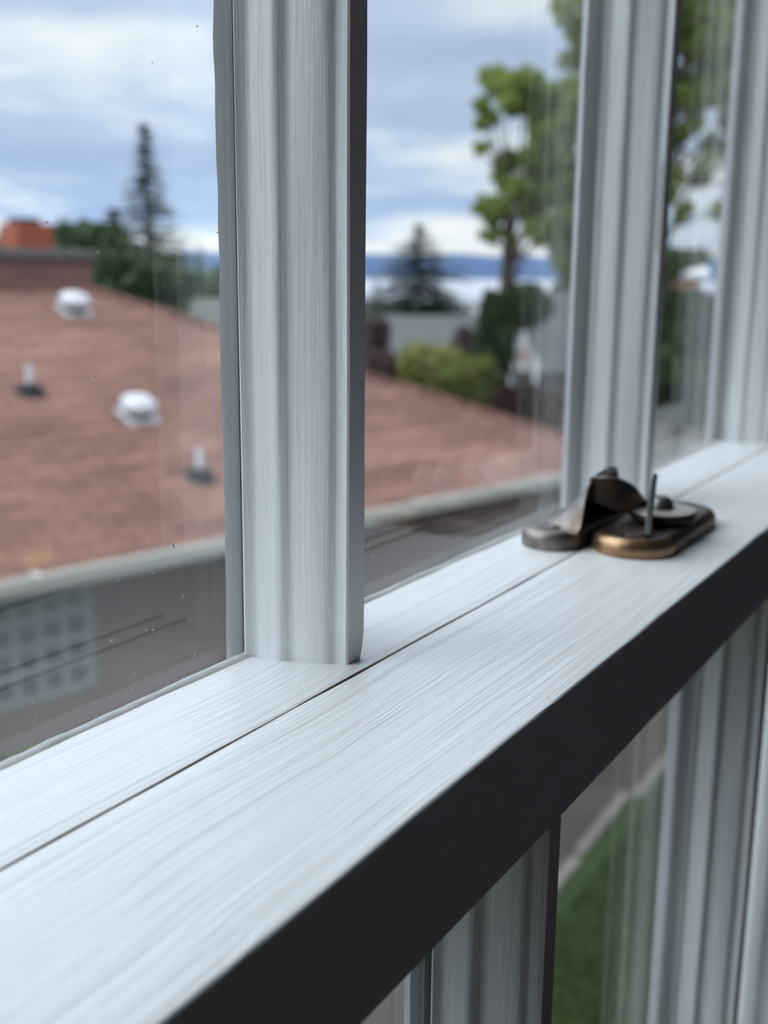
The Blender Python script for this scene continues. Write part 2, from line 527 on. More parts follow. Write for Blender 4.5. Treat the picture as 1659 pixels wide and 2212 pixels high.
bq = plate(272.8, 310.5, 89.3, 10.9, [(0.25, -70), (0, -69.6), (0, -67.6), (.25, -66.6), (.9, -65.6), (1.9, -65.05), (2.8, -64.95), (3.4, -65.05)])
base = under(bq.build('base_plate', [M['bronze'], M['brass']], None, smooth=50), lock)
for pl in base.data.polygons:            # the rounded near end is rubbed through to brass
    c = pl.center
    if c.x < .2735 and c.z < EYE.z - .0653: pl.material_index = 1
    elif c.y < .0802 and c.x < .285 and c.z < EYE.z - .0653: pl.material_index = 1
under(screw(None, 269.5, 88.6, -65, 3.0, .9), lock)
under(screw(None, 314, 89.6, -65, 3.0, .2), lock)
q = MB(); q.lathe(E(291, 88.6, 0), [(6.2 * mm, -.0652), (6.2 * mm, -.0626)], 24); under(q.build('hub', M['dark'], None, smooth=40), lock)
# cam: flat round plate with a rising curved wall that hooks under the keeper
q = MB()
out = []
for k in range(40):
    a = 2 * PI * k / 40
    r = 10.3 + 1.2 * math.cos(a - math.radians(-62))
    out.append((290.5 + r * math.cos(a), 88.4 + r * .86 * math.sin(a)))
q.loft([[E(290.5 + (x - 290.5) * s_, 88.4 + (y - 88.4) * s_, z) for x, y in out] for s_, z in [(.96, -64.2), (1, -64.0), (1, -62.3), (.97, -61.9), (.9, -61.8)]])
keys = [(273.3, 100.7, -51.9, -58.6), (275.0, 99.3, -51.9, -59.4), (277.2, 97.9, -52.0, -60.4), (281.0, 96.0, -53.0, -62.0), (286.8, 94.2, -55.8, -63.6), (291.9, 92.5, -60.3, -64.2), (298, 91.6, -62.1, -64.2), (303, 91.0, -63.2, -64.2)]
def cat(K, t):
    n = len(K) - 1
    i = min(int(t), n - 1); u = t - i
    p0, p1, p2, p3 = K[max(i - 1, 0)], K[i], K[i + 1], K[min(i + 2, n)]
    return [0.5 * (2 * b_ + (c_ - a_) * u + (2 * a_ - 5 * b_ + 4 * c_ - d_) * u * u + (3 * b_ - a_ - 3 * c_ + d_) * u ** 3) for a_, b_, c_, d_ in zip(p0, p1, p2, p3)]
rings = []
for i in range(43):
    x, y, zt, zb = cat(keys, i / 42 * 7)
    th = 2.1
    rings.append([E(x, y, zb), E(x, y, (zb + zt) / 2), E(x, y, zt - .35), E(x + .1, y + .3, zt), E(x + .3, y + th - .3, zt), E(x + .4, y + th, zt - .35), E(x + .4, y + th, zb)])
q.loft(rings)
cam_o = under(q.build('cam', [M['bronze'], M['lit_rim']], None, smooth=40), lock)
for pl in cam_o.data.polygons:           # lit rim painted as a paler colour on upward faces
    if pl.normal.z > .45 and pl.center.z > EYE.z - .0635: pl.material_index = 1
q = MB(); q.lathe(E(291.2, 88.7, 0), [(3.9 * mm, -.0619), (3.8 * mm, -.0608), (3.3 * mm, -.0597), (2.4 * mm, -.0588), (1.2 * mm, -.0584), (.2 * mm, -.0583)], 24)
tag(under(q.build('rivet', M['steel'], None, smooth=60), lock), 'polished dome rivet')
# thumb tab: thin upright plate bent up from the cam, seen edge-on
q = MB()
d = Vector((.955, .297)); nrm = Vector((-.297, .955)) * .80
sil = [(0, -64.4), (.0, -60), (.15, -52), (.5, -49.2), (1.4, -48.5), (4, -49.0), (8, -51.5), (12, -56.5), (15, -61.6), (16, -63.6), (16, -64.4)]
rings = []
for sgn, sh in ((-1, .25), (-1, 0), (1, 0), (1, .25)):
    ring = []
    for a, z in sil:
        a2 = a + (sh if a < 8 else -sh)
        wx = sgn * (1 if sh == 0 else 1.12)
        lean = (z + 64) * .045
        ring.append(E(267.6 + d.x * a2 + nrm.x * wx + lean, 84.2 + d.y * a2 + nrm.y * wx - lean * .9, z - (sh if z > -60 else 0)))
    rings.append(ring)
q.loft([rings[0], rings[1]][::-1][:0] or [rings[1], rings[2]])
tag(under(q.build('thumb_tab', M['steel'], None, smooth=30, bevel=.0003), lock), 'thin upright grey metal tab')

keep = empty('lock_keeper', E(284, 110, -70))
KEEP_DROP = -.0004
tag(keep, 'dark bronze hooded keeper screwed to the rear rail at the glass', 'sash lock keeper')
kq = plate(268.2, 303, 110.1, 8.6, [(0.2, -70), (0, -69.6), (0, -67.0), (.25, -66.0), (.8, -65.3), (1.6, -64.95), (2.2, -64.9)])
kb = under(kq.build('base_plate', [M['pewter']], None, smooth=50), keep)
# hood open towards the room
rim = [(262.2, 0), (264.2, .02), (265.6, .10), (266.6, .32), (267.6, .56), (269.4, .76), (272, .89), (275.5, .965), (280, .99), (286, 1.0), (290.2, .97), (292.6, .86), (294.4, .62), (296.2, .3), (298.6, .08), (301.5, 0)]
ny = 12
def hood(i, j, off):
    x, h = rim[i]
    v = j / ny
    y = 101.6 + v * 14.6
    g = (1 - v) ** 1.75
    xc = 282
    x2 = xc + (x - xc) * (1 - .10 * v)
    return E(x2 + (off * .9 if x < 272 else -off * .9 if x > 291 else 0) * (1 - v), y, -65.0 + max(14.6 * h * g - off, 0.0 if off == 0 else -.3))
q = MB()
ni = len(rim)
vs = [hood(i, j, 0) for j in range(ny + 1) for i in range(ni)] + [hood(i, j, 1.25) for j in range(ny + 1) for i in range(ni)]
fs = []
o2 = ni * (ny + 1)
for j in range(ny):
    for i in range(ni - 1):
        a = j * ni + i
        fs.append((a, a + 1, a + ni + 1, a + ni)); fs.append((o2 + a, o2 + a + ni, o2 + a + ni + 1, o2 + a + 1))
for i in range(ni - 1): fs.append((i, o2 + i, o2 + i + 1, i + 1))
for j in range(ny):
    for e in (0, ni - 1): fs.append((j * ni + e, o2 + j * ni + e, o2 + (j + 1) * ni + e, (j + 1) * ni + e))
for i in range(ni - 1): fs.append((ny * ni + i, ny * ni + i + 1, o2 + ny * ni + i + 1, o2 + ny * ni + i))
q.add(vs, fs)
under(q.build('hood', M['pewter'], None, smooth=60), keep)
under(screw(None, 267.6, 110.2, -64.75, 3.2, .55, M['pewter']), keep)
under(screw(None, 304.2, 110.2, -64.75, 3.2, .2, M['pewter']), keep)
keep.location.z += KEEP_DROP             # it stands on the slightly lower rail

# ------------------------------------------------------------------ outdoors
GZ = EYE.z - 4.8                        # neighbours' ground


def spot(px, py, D):
    """place at horizontal distance D (m) on the bearing and height that the frame shows at px, py"""
    r = FW + RT * ((px - 829.5) / F_PX) - UP * ((py - 1106) / F_PX)
    return EYE + r * (D / math.hypot(r.x, r.y))


def mpp(D): return D / F_PX * .97      # metres per pixel at distance D


def leaf_mat(name, c1, c2, rough=0.55, tr=0.25):
    mt, b = new_mat(name)
    tc = b.n('ShaderNodeTexCoord').outputs['Object']
    f = b.ramp(b.noise(tc, 0.9, 5, 0.7), [(0.36, (0,) * 3), (0.64, (1,) * 3)])
    c = b.mix(f, (*c1, 1), (*c2, 1))
    p = b.n('ShaderNodeBsdfPrincipled', i_Base_Color=c); p.inputs['Roughness'].default_value = rough
    p.inputs['Specular IOR Level'].default_value = 0.3
    t = b.n('ShaderNodeBsdfTranslucent', i_Color=c)
    mx = b.n('ShaderNodeMixShader', i_0=tr, i_1=p.outputs[0], i_2=t.outputs[0])
    b.n('ShaderNodeOutputMaterial', i_Surface=mx.outputs[0])
    return mt


M['leaf_bright'] = leaf_mat('maple_leaves', (0.12, 0.17, 0.030), (0.25, 0.31, 0.075), tr=.4)
M['leaf_deep'] = leaf_mat('deep_green_leaves', (0.035, 0.062, 0.022), (0.075, 0.11, 0.035))
M['leaf_hedge'] = leaf_mat('dark_hedge_leaves', (0.024, 0.042, 0.018), (0.048, 0.074, 0.026))
M['needle'] = leaf_mat('conifer_needles', (0.035, 0.060, 0.040), (0.075, 0.105, 0.060), tr=0.1)
M['needle_dark'] = leaf_mat('dark_needles', (0.025, 0.042, 0.032), (0.05, 0.072, 0.048), tr=0.08)
M['leaf_gold'] = leaf_mat('golden_green_leaves', (0.17, 0.19, 0.045), (0.26, 0.23, 0.09))
M['leaf_olive'] = leaf_mat('olive_leaves', (0.085, 0.11, 0.026), (0.17, 0.18, 0.05))
M['leaf_maroon'] = leaf_mat('maroon_leaves', (0.030, 0.013, 0.012), (0.075, 0.028, 0.022))
M['leaf_plum'] = leaf_mat('plum_leaves', (0.06, 0.035, 0.04), (0.13, 0.085, 0.085))
M['leaf_fresh'] = leaf_mat('fresh_green_leaves', (0.10, 0.16, 0.03), (0.17, 0.25, 0.05))
M['bark'] = simple('bark', (0.10, 0.08, 0.06), 0.9, var=.4, vscale=4, stretch=(1, 1, .2), bump=.02, bscale=9)


def quad_cloud(q, rng, c, rad, n, size, shell=0.35):
    c = Vector(c)
    for _ in range(n):
        while True:
            d = Vector((rng.uniform(-1, 1), rng.uniform(-1, 1), rng.uniform(-1, 1)))
            l = d.length
            if shell < l < 1: break
        P = c + Vector((d.x * rad[0], d.y * rad[1], d.z * rad[2]))
        a = Vector((rng.gauss(0, 1), rng.gauss(0, 1), rng.gauss(0, .6))).normalized()
        e = a.orthogonal().normalized(); e = (e * math.cos(rng.random() * 6.3) + a.cross(e) * math.sin(rng.random() * 6.3)).normalized()
        s_ = size * rng.uniform(.6, 1.3)
        f_ = a.cross(e) * s_ * .6; e = e * s_
        q.add([P - e, P - f_ * .8 - e * .1, P + e, P + f_ * .8 - e * .1], [(0, 1, 2, 3)])


def broadleaf(name, label, cat, base, clumps, mat, rng, leaf, density, trunk=None, group=None, trunk_r=.16):
    """clumps: (centre, radius) list in metres; a trunk with limbs reaching the clumps"""
    root = empty(name, base)
    tag(root, label, cat, group)
    B = Vector(base)
    q = MB()
    for c, r in clumps:
        r3 = (r, r, r * .82)
        quad_cloud(q, rng, Vector(c) - B, r3, int(density * 10 * r ** 2 / leaf ** 2), leaf)
    q.build('foliage', mat, root)
    q = MB()
    top = Vector(trunk) - B if trunk else sum(((Vector(c) - B) for c, r in clumps), Vector()) / len(clumps)
    q.tube([(0, 0, -.1), top * .35 + Vector((.05, 0, 0)), top * .7, top], [trunk_r, trunk_r * .85, trunk_r * .65, trunk_r * .4], 9)
    if trunk:
        for c, r in clumps[::5]:
            C = Vector(c) - B
            st_ = top * rng.uniform(.55, .98)
            q.tube([st_, st_.lerp(C, .5) + Vector((0, 0, .12 * r)), C], [trunk_r * .22, trunk_r * .14, trunk_r * .05], 5)
    q.build('trunk', M['bark'], root, smooth=60)
    return root


def shrub(name, label, center, rad, mat, rng, leaf=.12, n=900, group=None, lobes=7, cat='shrub'):
    base = (center[0], center[1], GZ)
    root = empty(name, base)
    tag(root, label, cat, group)
    c = Vector(center) - Vector(base)
    q = MB()
    quad_cloud(q, rng, c, [r * .85 for r in rad], n // 2, leaf, .2)
    for _ in range(lobes):
        a = rng.uniform(0, 6.28); e = rng.uniform(-.5, .9)
        p_ = c + Vector((math.cos(a) * rad[0] * .62, math.sin(a) * rad[1] * .62, e * rad[2] * .68))
        quad_cloud(q, rng, p_, [r * .42 for r in rad], n // lobes, leaf, .1)
    q.build('foliage', mat, root)
    q = MB()
    for _ in range(5):
        a = rng.uniform(0, 6.28)
        q.tube([(0, 0, -.05), (math.cos(a) * rad[0] * .15, math.sin(a) * rad[1] * .15, c.z * .5), c + Vector((math.cos(a) * rad[0] * .5, math.sin(a) * rad[1] * .5, 0))], [.04, .03, .012], 5)
    q.build('stem', M['bark'], root)
    return root


def conifer(label, tip, base_z, width, mat, rng, tiers=26, blades=15, sparse=1.0, group=None, taper=1.0, leaf=.42):
    root = empty('conifer', (tip.x, tip.y, base_z))
    tag(root, label, 'conifer', group)
    H = tip.z - base_z
    q = MB()
    for t in range(tiers):
        f_ = (t + .5) / tiers
        z = H * (.10 + .90 * f_)
        R = width * ((1 - f_) ** taper) * rng.uniform(.72, 1.18) + .07
        for k in range(max(3, int(2.2 * blades * (1 - f_ * .6) * sparse))):
            a = rng.uniform(0, 6.283)
            rr = R * rng.uniform(.45, 1.12)
            dz = -rr * rng.uniform(.1, .42) + rr * .12
            dirv = Vector((math.cos(a), math.sin(a), 0)); sd = Vector((-math.sin(a), math.cos(a), 0))
            m_ = max(2, int(rr / .28))
            for s_ in range(m_):
                u = (s_ + .6) / m_
                P = Vector((0, 0, z + dz * u * u + rng.gauss(0, .05))) + dirv * (rr * u)
                L = leaf * rng.uniform(.6, 1.2); W = L * .42 * (1.15 - .5 * u)
                tl = Vector((0, 0, rng.uniform(-.35, .12) * L))
                q.add([P - dirv * L * .4, P + sd * W + tl, P + dirv * L * .75 + tl * .8, P - sd * W + tl], [(0, 1, 2, 3)])
    q.build('foliage', mat, root)
    q = MB(); q.tube([(0, 0, -.1), (0, 0, H * .5), (0, 0, H * .99)], [max(.08, H * .014), H * .008, .015], 8)
    q.build('trunk', M['bark'], root, smooth=60)
    return root


rng = random.Random(11)

# --- ground, lawn, water, far shore
M['soil'] = simple('soil_bed', (0.066, 0.057, 0.046), 0.95, col2=(0.045, 0.038, 0.031), vscale=1.6, bump=.03, bscale=5)
M['lawn'] = simple('lawn_ground', (0.013, 0.032, 0.002), 0.9, col2=(0.020, 0.043, 0.004), vscale=1.5)
M['blade'] = leaf_mat('grass_blades', (0.015, 0.036, 0.001), (0.024, 0.050, 0.003), tr=.2)
M['kerb'] = simple('pale_edging', (0.20, 0.175, 0.155), 0.85, var=.25, vscale=6, bump=.004, bscale=30)
M['water'] = simple('sound_water', (0.42, 0.43, 0.47), 0.22, spec=0.5, bump=.25, bscale=.05, stretch=(1, 1, 1))
M['hill'] = simple('wooded_hills', (0.020, 0.038, 0.050), 0.95, col2=(0.014, 0.028, 0.040), vscale=.002)

q = MB()
R_ = [(0.6, GZ), (60, GZ - .2), (140, GZ - 1.5), (330, EYE.z - 12.3)]
rings = [[(r * math.cos(a), r * math.sin(a) , z) for a in [math.radians(-35 + 170 * k / 48) for k in range(49)]] for r, z in R_]
rings[0] = [(x, max(y, .35), z) for x, y, z in rings[0]]
q.loft(rings, cap=False, closed=False)
setting(q.build('ground', M['soil'], smooth=60))
q = MB(); q.loft([[(r * math.cos(a), r * math.sin(a), EYE.z - 12) for a in [math.radians(-20 + 130 * k / 40) for k in range(41)]] for r in (300, 1200, 6300)], cap=False, closed=False)
setting(q.build('water', M['water']))
q = MB(); N = 120; front = []; top = []; back = []
for k in range(N + 1):
    a = math.radians(-5 + 95 * k / N)
    h = 118 + 45 * noise.noise((k * .11, 3.3, 0)) + 16 * noise.noise((k * .5, 1.3, 0)) - 22 * max(0, (k / N - .45)) 
    front.append((6000 * math.cos(a), 6000 * math.sin(a), EYE.z - 13))
    top.append((6500 * math.cos(a), 6500 * math.sin(a), EYE.z + h))
    back.append((7600 * math.cos(a), 7600 * math.sin(a), EYE.z - 13))
mid = [tuple((Vector(f_) * .75 + Vector(t_) * .25) + Vector((0, 0, 34))) for f_, t_ in zip(front, top)]
q.loft([front, mid, top, back], cap=False, closed=False)
setting(q.build('hills', M['hill'], smooth=60))

q = MB(); q.box((1.0, .5, GZ - .05), (26, 2.92, GZ + .012))
setting(q.build('lawn_base', M['lawn']))
q = MB()
for _ in range(15000):
    x = rng.uniform(4.6, 10.8); y = rng.uniform(.9, 2.74)
    h = rng.uniform(.03, .075); a = rng.uniform(0, 6.28); wv = Vector((math.cos(a), math.sin(a), 0)) * .007
    ln = Vector((rng.gauss(0, .025), rng.gauss(0, .025), h)); P = Vector((x, y, GZ + .008))
    q.add([P - wv, P + wv, P + ln], [(0, 1, 2)])
tag(q.build('grass', M['blade']), 'mown green grass below the lower panes', 'grass', kind='stuff')
ks = [(6.7, 2.93), (8.05, 2.95), (9.32, 2.88)]
for i, (x, y) in enumerate(ks):
    q = MB(); q.box((-.0, -.045, -.02), (1.25, .045, .075))
    o = q.build('edging_stone', M['kerb'], bevel=.015)
    o.location = (x, y, GZ); o.rotation_euler.z = rng.uniform(-.03, .03)
    lab = ['pale edging stone of the lawn mostly hidden by the dark lower bar',
           'long pale edging stone running beside the lawn right of the dark lower bar',
           'farthest pale edging stone, set slightly into the lawn'][i]
    tag(o, lab, 'edging stone', 'edging stones along the lawn')

# --- neighbour's hip-roofed house; frame: a along the eave, b away from us
HO = Vector((5.02, 6.30, EYE.z - 2.2)); TX = Vector((.97012, -.24263, 0)); TY = Vector((.24263, .97012, 0))
house = empty('house', (HO.x, HO.y, GZ), math.atan2(TX.y, TX.x))
tag(house, 'neighbouring house with a reddish brown shingled hip roof and pale gutter', 'house')
EZ = HO.z - GZ                           # eave height above its ground
SL = .42
M['shingle'], b = new_mat('brown_shingles')
tc = b.n('ShaderNodeTexCoord').outputs['Object']
br = b.n('ShaderNodeTexBrick', i_Vector=b.mapping(tc, (1, 1, 1)))
br.inputs['Color1'].default_value = (0.155, 0.086, 0.070, 1); br.inputs['Color2'].default_value = (0.205, 0.115, 0.092, 1)
br.inputs['Mortar'].default_value = (0.100, 0.052, 0.044, 1)
br.inputs['Scale'].default_value = 1.0; br.inputs['Mortar Size'].default_value = .014
br.inputs['Brick Width'].default_value = .42; br.inputs['Row Height'].default_value = .135; br.inputs['Bias'].default_value = -.1
bl = b.ramp(b.noise(tc, 0.8, 5, .6), [(0.36, (0.84, 0.80, 0.78)), (0.66, (1.18, 1.16, 1.12))])
cc = b.mix(1.0, br.outputs['Color'], bl, 'MULTIPLY')
row = b.ramp(b.noise(b.mapping(tc, (0.55, 6.5, 0.0)), 1.0, 4, .65), [(0.34, (0.72, 0.70, 0.70)), (0.66, (1.22, 1.22, 1.2))])
cc = b.mix(1.0, cc, row, 'MULTIPLY')
blot = b.ramp(b.noise(b.mapping(tc, (1, 1, 1), (4, 2, 1)), 1.7, 3, .5), [(0.66, (0,) * 3), (0.76, (.6,) * 3)])
cc = b.mix(b.n('ShaderNodeRGBToBW', i_0=blot).outputs[0], cc, (0.27, 0.155, 0.085, 1))
p = b.n('ShaderNodeBsdfPrincipled', i_Base_Color=cc); p.inputs['Roughness'].default_value = .9; p.inputs['Specular IOR Level'].default_value = .2
b.n('ShaderNodeOutputMaterial', i_Surface=p.outputs[0])
M['gutter'] = simple('pale_gutter', (0.44, 0.43, 0.40), 0.5)
M['soffit'] = simple('olive_soffit', (0.07, 0.068, 0.05), 0.8)
M['brickwall'], b = new_mat('dark_brick_wall')
tc = b.n('ShaderNodeTexCoord').outputs['Object']
br = b.n('ShaderNodeTexBrick', i_Vector=b.mapping(tc, (1, 1, 1), rot=(PI / 2, 0, 0)))
br.inputs['Color1'].default_value = (0.105, 0.066, 0.058, 1); br.inputs['Color2'].default_value = (0.13, 0.084, 0.072, 1); br.inputs['Mortar'].default_value = (0.13, 0.115, 0.105, 1)
br.inputs['Scale'].default_value = 1.0; br.inputs['Brick Width'].default_value = .21; br.inputs['Row Height'].default_value = .075; br.inputs['Mortar Size'].default_value = .008
p = b.n('ShaderNodeBsdfPrincipled', i_Base_Color=br.outputs['Color']); p.inputs['Roughness'].default_value = .9
b.n('ShaderNodeOutputMaterial', i_Surface=p.outputs[0])
M['concrete'] = simple('grey_concrete', (0.115, 0.112, 0.112), 0.9, var=.25, vscale=5)
M['claypot'] = simple('orange_clay_pot', (0.26, 0.065, 0.03), 0.8, var=.2, vscale=6)
M['chimbrick'] = simple('plum_brick', (0.115, 0.060, 0.055), 0.9, col2=(0.17, 0.085, 0.075), vscale=5, stretch=(1, 1, 3))
M['ventwhite'] = simple('white_vent_metal', (0.42, 0.42, 0.45), 0.35)
M['lead'] = simple('dark_lead_boot', (0.018, 0.020, 0.023), 0.85, spec=.2)
M['pipe'] = simple('grey_pipe', (0.46, 0.46, 0.48), 0.5)

A1, RB = 8.30, 4.75
AL = -7.0
RZ = EZ + SL * RB
q = MB()
ov = .02
q.add([(AL - RB, 0, EZ), (A1, 0, EZ), (A1, 2 * RB, EZ), (AL - RB, 2 * RB, EZ), (AL, RB, RZ), (A1 - RB, RB, RZ),
       (AL - RB, 0, EZ - .07), (A1, 0, EZ - .07), (A1, 2 * RB, EZ - .07), (AL - RB, 2 * RB, EZ - .07)],
      [(0, 1, 5, 4), (1, 2, 5), (2, 3, 4, 5), (3, 0, 4), (0, 6, 7, 1), (1, 7, 8, 2), (2, 8, 9, 3), (3, 9, 6, 0), (9, 8, 7, 6)])
roof = q.build('roof', M['shingle'], house)
q = MB()
for (a, c) in (((A1, 0, EZ), (A1 - RB, RB, RZ)), ((A1 - RB, RB, RZ), (AL, RB, RZ))):
    a, c = Vector(a), Vector(c); k = 40
    for i in range(k):
        p0, p1 = a.lerp(c, i / k), a.lerp(c, (i + .93) / k)
        q.tube([p0 + Vector((0, 0, .0)), p1 + Vector((0, 0, .012))], .05, 6)
q.build('ridge_caps', M['shingle'], roof)
q = MB()                                 # half-round gutter along the front eave and round the corner
gp = [(-.02, .03), (-.02, -.09), (-.06, -.115), (-.105, -.10), (-.13, -.06), (-.135, .03), (-.145, .035), (-.125, .035), (-.12, -.05), (-.10, -.09), (-.06, -.10), (-.035, -.08), (-.03, .03)]
q.loft([[(x, y, EZ + z) for y, z in gp] for x in (AL - RB, A1 + .02)])
gut = q.build('gutter', M['gutter'], house, smooth=40)
for x in (-6.2, -4.0, -1.9, 0.25, 2.2, 4.3, 6.3, 8.0):
    q = MB(); q.box((x - .02, -.14, EZ + .03), (x + .02, .01, EZ + .042)); q.build('gutter_strap', M['gutter'], gut)
q = MB(); q.box((AL - RB + .05, .01, EZ - .10), (A1 - .05, .50, EZ - .075)); q.build('soffit', M['soffit'], house)
WB = .48
q = MB(); q.box((AL - RB + .5, WB, 0), (A1 - .5, 2 * RB - .5, EZ - .09)); q.build('wall', M['brickwall'], house)

# glass-block window under the eave
def to_ab(P): v = P - Vector((HO.x, HO.y, GZ)); return v.dot(TX), v.dot(TY), v.z
def on_wall(px, py):
    r = FW + RT * ((px - 829.5) / F_PX) - UP * ((py - 1106) / F_PX)
    k = ((HO + TY * WB - EYE).dot(TY)) / r.dot(TY)
    return to_ab(EYE + r * k)
def on_roof(px, py):
    r = FW + RT * ((px - 829.5) / F_PX) - UP * ((py - 1106) / F_PX)
    k = (HO.z - EYE.z - SL * (HO - EYE).dot(TY)) / (r.z - SL * r.dot(TY))
    return to_ab(EYE + r * k)
M['blockglass'] = simple('glass_block', (0.05, 0.068, 0.08), 0.15, spec=.8, bump=.004, bscale=12)
M['blockjoint'] = simple('pale_mortar', (0.155, 0.18, 0.175), 0.7)
ax, _, az = on_wall(196, 1300)
_, _, abot = on_wall(196, 1462)
x1 = ax; z1 = EZ - .16; pit = .213
q = MB(); q.box((x1 - 1.8, WB - .03, z1 - 1.0), (x1, WB - .002, z1)); gb = q.build('glass_block_window', M['blockjoint'], house)
for i in range(8):
    for j in range(4):
        q = MB()
        cx, cz = x1 - .05 - pit * (i + .5), z1 - .10 - pit * (j + .5)
        w_ = .070
        rr = rounded([(cx - w_, cz - w_), (cx + w_, cz - w_), (cx + w_, cz + w_), (cx - w_, cz + w_)], [.02] * 4, 3)
        q.loft([[(x, WB - .031, z) for x, z in rr], [(x, WB - .038, z) for x, z in rr], [(cx + (x - cx) * .8, WB - .042, cz + (z - cz) * .8) for x, z in rr]])
        q.build('glass_block', M['blockglass'], gb, smooth=40)

# roof vents and pipes
nrm_tilt = math.atan(SL)
def tilt_up(o, x, y, z, par):
    o.parent = par; o.location = (x, y, z); o.rotation_euler = (nrm_tilt, 0, 0); return o
for (px, py), lab in (((160, 672), 'white mushroom vent near the ridge'), ((297, 900), 'white mushroom vent in the middle of the roof')):
    x, y, z = on_roof(px, py)
    q = MB(); q.box((-.215, -.20, -.005), (.215, .20, .03));     v = tilt_up(q.build('roof_vent', M['ventwhite'], None, bevel=.012), x, y, z, house); v['label'] = lab; v.scale = (.8, .8, .8)
    q = MB(); sup = []
    for s_, zz_ in [(.9, .125), (1, .135), (1, .165), (.93, .20), (.78, .235), (.5, .255)]:
        sup.append([(.215 * s_ * math.copysign(abs(math.cos(t)) ** .7, math.cos(t)), .02 + .20 * s_ * math.copysign(abs(math.sin(t)) ** .7, math.sin(t)), zz_) for t in [2 * PI * k / 28 for k in range(28)]])
    q.loft(sup); h_ = q.build('vent_hood', M['ventwhite'], v, smooth=50)
    q = MB(); q.box((-.13, -.11, .03), (.13, .13, .13)); q.build('vent_neck', M['lead'], v)
for (px, py), lab in (((66, 846), 'grey vent pipe at the left of the roof'), ((432, 1030), 'grey vent pipe low on the roof')):
    x, y, z = on_roof(px, py)
    q = MB(); q.lathe((0, 0, 0), [(.036, -.05), (.036, .26), (.03, .26), (.03, .22)], 14)
    v = q.build('vent_pipe', M['pipe'], house, smooth=40); v.location = (x, y, z); v['label'] = lab
    q = MB(); q.lathe((0, 0, 0), [(.17, -.02), (.15, .01), (.085, .05), (.06, .085), (.045, .09)], 16)
    bo = q.build('pipe_boot', M['lead'], v, smooth=40); bo.rotation_euler = (nrm_tilt, 0, 0)
# chimney just behind the ridge
c1 = to_ab(spot(150, 600, 15.0)); c0 = c1[0] - 1.5
cy_ = RB + .35
zt = EYE.z + (588 - 560) * mpp(14.6) * .9 - GZ
q = MB(); q.box((c0, cy_, RZ - .6), (c1[0] - .08, cy_ + .75, zt)); ch = q.build('chimney', M['chimbrick'], house)
q = MB(); q.box((c0 - .06, cy_ - .06, zt), (c1[0] - .02, cy_ + .81, zt + .12)); cap = q.build('chimney_cap', M['concrete'], ch, bevel=.02)
pa = to_ab(spot(15, 520, 15.0))
q = MB(); q.box((pa[0] - .32, cy_ + .15, zt + .12), (pa[0] + .16, cy_ + .6, zt + .42)); q.build('chimney_pot', M['claypot'], ch, bevel=.02)
q = MB(); q.box((pa[0] - .26, cy_ + .2, zt + .42), (pa[0] + .02, cy_ + .5, zt + .48)); q.build('pot_cowl', M['lead'], ch, bevel=.01)

# --- trees left of the near bar
def Z(py, D, px=300): return spot(px, py, D).z
conifer('tall slender conifer rising above the roof, left of the near bar', spot(312, 266, 44), GZ, 5.6, M['needle'], rng, 38, 17, .9, taper=1.35)
conifer('bluish dark conifer just left of the tall slender one', spot(246, 446, 56), GZ, 6.0, M['needle_dark'], rng, 24, 24, 1.4, taper=.9)
conifer('small pointed conifer against the hills right of the tall slender one', spot(383, 548, 64), GZ, 2.4, M['needle'], rng, 18, 12, 1.1)
conifer('small pointed conifer against the hills beside the near bar', spot(429, 545, 72), GZ, 2.4, M['needle'], rng, 18, 12, 1.1)


def mass(px0, px1, top, bot, D, n, r, jit=.25):
    out = []
    for i in range(n):
        px = px0 + (px1 - px0) * (i + .5) / n + rng.uniform(-1, 1) * (px1 - px0) / n * .3
        py = rng.uniform(top, bot) if i % 2 else rng.uniform(top, top + (bot - top) * .3)
        P = spot(px, py, D + rng.uniform(-1, 1)); rr = r * rng.uniform(.75, 1.2)
        out.append((P - Vector((0, 0, rr * .6)), rr))
    return out

def gp_(px, D): P = spot(px, 600, D); return (P.x, P.y, GZ)
broadleaf('broadleaf_tree', 'round dark green tree behind the brick chimney', 'tree', gp_(80, 37), mass(20, 135, 488, 640, 37, 13, .95), M['leaf_deep'], rng, .2, 2.2)
broadleaf('broadleaf_tree', 'flat topped dark green tree between chimney and conifers', 'tree', gp_(190, 32), mass(138, 222, 494, 640, 32, 15, .8), M['leaf_hedge'], rng, .2, 2.2)
broadleaf('broadleaf_tree', 'dense dark green tree at the foot of the tall slender conifer', 'tree', gp_(290, 27), mass(225, 365, 555, 670, 27, 16, .66), M['leaf_hedge'], rng, .2, 2.2)
broadleaf('broadleaf_tree', 'mid green tree over the pale grey roof', 'tree', gp_(450, 35.5), mass(395, 505, 585, 680, 35.5, 12, .7), M['needle'], rng, .2, 2.2)

# --- houses further off
M['greyroof'] = simple('weathered_grey_shingles', (0.088, 0.095, 0.095), 0.9, col2=(0.062, 0.068, 0.068), vscale=2.5, stretch=(1, 1, 4))
M['paleroof'] = simple('pale_grey_shingles', (0.095, 0.102, 0.09), 0.9, var=.25, vscale=2)
M['slateroof'] = simple('dark_grey_shingles', (0.078, 0.082, 0.087), 0.9, var=.25, vscale=2)
M['housewall'] = simple('grey_siding', (0.17, 0.175, 0.18), 0.8)
M['whitewall'] = simple('white_siding', (0.74, 0.76, 0.78), 0.7)
M['windowglass'] = simple('dark_house_window', (0.04, 0.05, 0.06), 0.1)
M['peach'] = simple('peach_siding', (0.55, 0.33, 0.22), 0.8)


